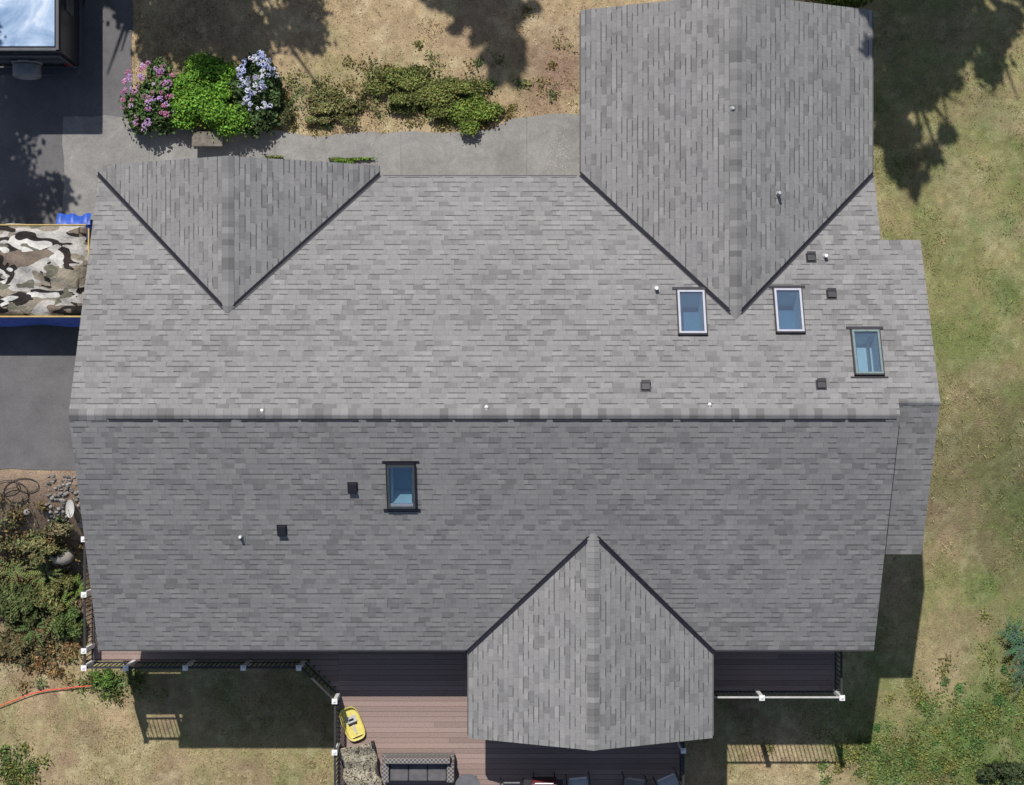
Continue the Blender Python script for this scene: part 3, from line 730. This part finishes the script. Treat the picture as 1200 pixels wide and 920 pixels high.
for j in range(gyn):
    for i in range(gxn):
        u=i/(gxn-1);w=j/(gyn-1);x=-15.2+(xr0+15.2)*u;y=yb0+(yt0-yb0)*w
        z=zt+.07*math.sin(x*2.1+w*3)+.04*math.sin(y*5+x*1.7)+.05*math.sin(math.pi*w)+.025*math.sin(9*x-4*y)+.02*math.sin(14*y+5*x)
        e=min(1,(1-u)*14,w*10,(1-w)*10)
        if e<1: z=zt-.16*(1-e)**2+(z-zt)*e
        V.append((x+.05*(math.sin(y*4) if u>.95 else 0),y+.04*math.sin(x*3.2)*(1 if w in(0,1) else 0),z))
for j in range(gyn-1):
    for i in range(gxn-1): a=j*gxn+i;Fc.append((a,a+1,a+1+gxn,a+gxn))
mk('camouflage_cover',V,Fc,CAMO,T,smooth=True)
BLUE=plain('blue_tarp',(.025,.09,.45),.45,0,.3,9)
A=Acc()
def drape(x0,y0,x1,y1,dx,dy,ztop,zbot,amp=.03,m=50):
    v=[];f=[]
    for i in range(m+1):
        t=i/m
        for k,(q,z) in enumerate(((0,ztop),(.5,(ztop+zbot)/2+.05),(1,zbot))):
            s=q+(.14*math.sin(t*15+q)+.16*math.sin(t*7))*q*.6
            v.append((x0+(x1-x0)*t+dx*s,y0+(y1-y0)*t+dy*s,z+amp*math.sin(t*17)*q))
    for i in range(m):
        for k in range(2): a=i*3+k;f.append((a,a+1,a+4,a+3))
    A.add(v,f)
drape(-15.2,yb0,xr0-.18,yb0-.02,0,-.22,zt-.12,.75);drape(xr0-.85,yt0-.02,xr0+.05,yt0,.0,.30,zt-.1,1.25);drape(xr0-.02,yt0+.15,xr0-.05,yt0-.4,.14,0,zt-.1,1.0)
A.obj('blue_tarp_edge',BLUE,T,smooth=True,attr=False)
A=Acc();A.box((-15.2,yb0-.02,zt-.2),(xr0-.05,yb0+.02,zt-.075));A.box((xr0-.0,yb0+.1,zt-.2),(xr0+.035,yt0-.1,zt-.07));A.box((-15.2,yt0-.02,zt-.2),(xr0-.05,yt0+.01,zt-.085))
A.obj('lumber_frame',plain('yellow_lumber',(.50,.36,.13),.7),T,attr=False)
A=Acc();A.box((-15.1,yb0+.15,.55),(xr0-.15,yt0-.15,zt-.21));A.box((-15.1,yb0+.1,.45),(xr0-.1,yt0-.1,.55))
A.tube((-15.1,3.2,.5),(-16.4,3.2,.45),.05);A.obj('box_and_hitch',DARKF,T,attr=False)
A=Acc()
for yy in(yb0+.02,yt0-.22): A.tube((-13.1,yy,.33),(-13.1,yy+.2,.33),.33,.33,22)
A.obj('tyres',RUB,T,attr=False)
# ------------------------------------------------------------ deck furniture
def wicker():
    n=N('wicker');ch=n.nd('ShaderNodeTexChecker');ch.inputs['Scale'].default_value=18;n.ln(n.obj(),ch.inputs[0]);ch.inputs[1].default_value=(.09,.08,.075,1);ch.inputs[2].default_value=(.26,.24,.23,1)
    return n.fin(ch.outputs[0],.7)
WK=wicker();CUSH=plain('grey_cushion',(.12,.115,.12),.9,0,.2);CU2=plain('light_cushion',(.24,.23,.225),.9,0,.15)
T=empty('wicker_sofa');xa,xb=-3.50,-1.55;yt,yb=-9.76,-10.46
A=Acc();A.box((xa,yb,DZ+.08),(xb,yt,DZ+.36));A.box((xa+.1,yt-.16,DZ+.361),(xb-.1,yt,DZ+.80));A.box((xa,yb,DZ+.361),(xa+.20,yt-.161,DZ+.62));A.box((xb-.20,yb,DZ+.361),(xb,yt-.161,DZ+.62))
for xx in(xa+.02,xb-.08):
    for yy in(yb+.02,yt-.08): A.box((xx,yy,DZ+.001),(xx+.06,yy+.06,DZ+.08))
bevel(A.obj('frame',WK,T,attr=False),.04,3)
A=Acc();w=(xb-xa-.42)/3
for i in range(3): A.box((xa+.21+i*w+.005,yb+.01,DZ+.362),(xa+.21+(i+1)*w-.005,yt-.17,DZ+.48))
bevel(A.obj('cushions',CUSH,T,attr=False),.04,3)
T=empty('yellow_sled');x,y=at(413,848,DZ+.1);M=Matrix.Translation((x,y,DZ+.005))@Matrix.Rotation(math.radians(22),4,'Z')
v=[];m=32
def sup(t,a,b,e=3.4):
    c,s=math.cos(t),math.sin(t);return a*abs(c)**(2/e)*(1 if c>0 else -1),b*abs(s)**(2/e)*(1 if s>0 else -1)
prof=[(.80,.02),(.88,.04),(.93,.13),(1.0,.14),(1.0,.11)]
for r,z in prof:
    for k in range(m): a,b=sup(k*6.283/m,.27*r,.47*r);v.append(M@Vector((a,b,z)))
f=[tuple(range(m))]
for j in range(len(prof)-1):
    for k in range(m): f.append((j*m+k,j*m+(k+1)%m,(j+1)*m+(k+1)%m,(j+1)*m+k))
mk('hull',v,f,plain('yellow_plastic',(.68,.58,.16),.5,0,.15),T,smooth=False)
A=Acc();A.box((-.15,.02,.022),(.15,.2,.05),M=M);A.box((-.03,-.3,.022),(.03,-.05,.045),M=M);A.obj('seat_pad',OFFW,T,attr=False)
A=Acc();A.box((-.12,-.04,.024),(.12,.0,.055),M=M);A.box((-.2,-.42,.024),(.2,-.38,.06),M=M);A.box((-.07,.07,.051),(.07,.13,.056),M=M);A.obj('straps',BLACK,T,attr=False)
T=empty('chaise_lounge');x0,y0=at(403,925,DZ+.4);x1,y1=at(440,868,DZ+.4)
n=N('leaf_print_fabric');f1=n.noise(n.obj(),11,2,.5,1.5);PRT=n.fin(n.ramp(f1,[(0,(.05,.04,.035)),(.4,(.20,.17,.11)),(.48,(.48,.43,.34)),(.56,(.08,.08,.04)),(.62,(.36,.32,.26))],True),.9)
M=Matrix.Translation(((x0+x1)/2,(y0+y1)/2-.05,DZ))@Matrix.Rotation(math.radians(10),4,'Z')
A=Acc()
for sx in(-.46,.40):
    A.box((sx,-.75,.26),(sx+.06,.6,.31),M=M)
    for yy in(-.7,.5): A.box((sx,yy,.002),(sx+.06,yy+.06,.26),M=M)
A.obj('frame',DARKF,T,attr=False)
V=[];Fc=[]
for j in range(26):
    for i in range(16):
        a=-.46+.92*i/15;b=-.8+1.4*j/25;z=.37+.035*math.sin(b*12+a*3)+.03*math.sin(a*12)+.35*max(0,b-.05)
        V.append(M@Vector((a+.04*math.sin(b*9),b,z-(.06 if i in(0,15) or j in(0,25) else 0))))
for j in range(25):
    for i in range(15): a=j*16+i;Fc.append((a,a+1,a+17,a+16))
mk('cushion',V,Fc,PRT,T,smooth=True)
def chair(px,py,rot,mat):
    T=empty('patio_chair');x,y=at(px,py,DZ+.45);M=Matrix.Translation((x,y,DZ))@Matrix.Rotation(rot,4,'Z')
    A=Acc();A.box((-.26,-.26,.42),(.26,.24,.47),M=M)
    v=[(-.25,.20,.471),(.25,.20,.471),(.25,.25,.471),(-.25,.25,.471),(-.22,.34,.95),(.22,.34,.95),(.22,.38,.95),(-.22,.38,.95)];A.add([M@Vector(p) for p in v],BF)
    bevel(A.obj('seat_and_back',mat,T,attr=False),.02);A=Acc()
    for sx in(-.31,.31):
        A.tube(M@Vector((sx,-.26,.64)),M@Vector((sx,.3,.66)),.018);
        A.tube(M@Vector((sx,-.25,0)),M@Vector((sx,-.25,.64)),.014);A.tube(M@Vector((sx,.26,0)),M@Vector((sx,.3,.66)),.014)
    A.obj('tube_frame',DARKF,T,attr=False)
LC=plain('pale_sling',(.42,.42,.44),.8,0,.12)
chair(678,922,.1,LC);chair(742,923,-.15,CU2);chair(784,920,.4,LC);chair(600,928,0,CU2)
T=empty('patio_table');x,y=at(548,922,DZ+.5);A=Acc();A.tube((x,y,DZ+.46),(x,y,DZ+.5),.34,.34,28)
for k in range(4): A.tube((x,y,DZ+.45),(x+.28*math.cos(k*1.57+.7),y+.28*math.sin(k*1.57+.7),DZ+.002),.02)
A.obj('top_and_legs',plain('table_grey',(.13,.13,.14),.5),T,attr=False)
T=empty('barbecue_grill');x,y=at(638,924,DZ+1.0);A=Acc()
A.box((x-.33,y-.22,DZ+.6),(x+.33,y+.22,DZ+.85));A.box((x-.55,y-.2,DZ+.82),(x-.34,y+.2,DZ+.86));A.box((x+.34,y-.2,DZ+.82),(x+.5,y+.2,DZ+.86))
for sx in(-.3,.27):
    for sy in(-.2,.17): A.box((x+sx,y+sy,DZ+.002),(x+sx+.03,y+sy+.03,DZ+.6))
A.obj('firebox_and_shelves',DARKF,T,attr=False)
v=[];f=[];m=12
for xx in(-.33,.33):
    for k in range(m+1): t=math.pi*k/m;v.append((x+xx,y+.22*math.cos(t),DZ+.86+.2*math.sin(t)))
for k in range(m): f.append((k,k+1,m+2+k,m+1+k))
f+=[tuple(range(m+1)),tuple(range(m+1,2*m+2))];mk('lid',v,f,plain('dark_red_enamel',(.13,.025,.035),.3),T)
A=Acc();A.tube((x-.25,y-.24,DZ+.98),(x+.25,y-.24,DZ+.98),.015);A.tube((x-.25,y+.14,DZ+1.05),(x+.25,y+.14,DZ+1.05),.018);A.obj('handle',GALV,T,attr=False)
# ------------------------------------------------------------ light, sky, camera
sd=Vector((-.2,.7,1)).normalized();el=math.asin(sd.z)
w=bpy.data.worlds.new('World');scene.world=w;w.use_nodes=True;nt=w.node_tree
sk=nt.nodes.new('ShaderNodeTexSky');sk.sky_type='NISHITA';sk.sun_disc=False;sk.sun_elevation=el;sk.sun_rotation=math.atan2(sd.x,sd.y)
bg=nt.nodes['Background'];bg.inputs[1].default_value=.085;nt.links.new(sk.outputs[0],bg.inputs[0])
L=bpy.data.lights.new('sun','SUN');L.energy=4.3;L.angle=math.radians(.5);L.color=(1,.965,.91);lo=bpy.data.objects.new('sun',L);scene.collection.objects.link(lo)
lo.rotation_euler=(-sd).to_track_quat('-Z','Y').to_euler();lo.location=(0,0,60)
cm=bpy.data.cameras.new('camera');cm.sensor_width=36;cm.lens=F/1200*36;cm.clip_end=2000;co=bpy.data.objects.new('camera',cm);co.location=(0,0,CZ);scene.collection.objects.link(co);scene.camera=co
scene.view_settings.view_transform='Standard';scene.view_settings.look='None';scene.view_settings.exposure=0
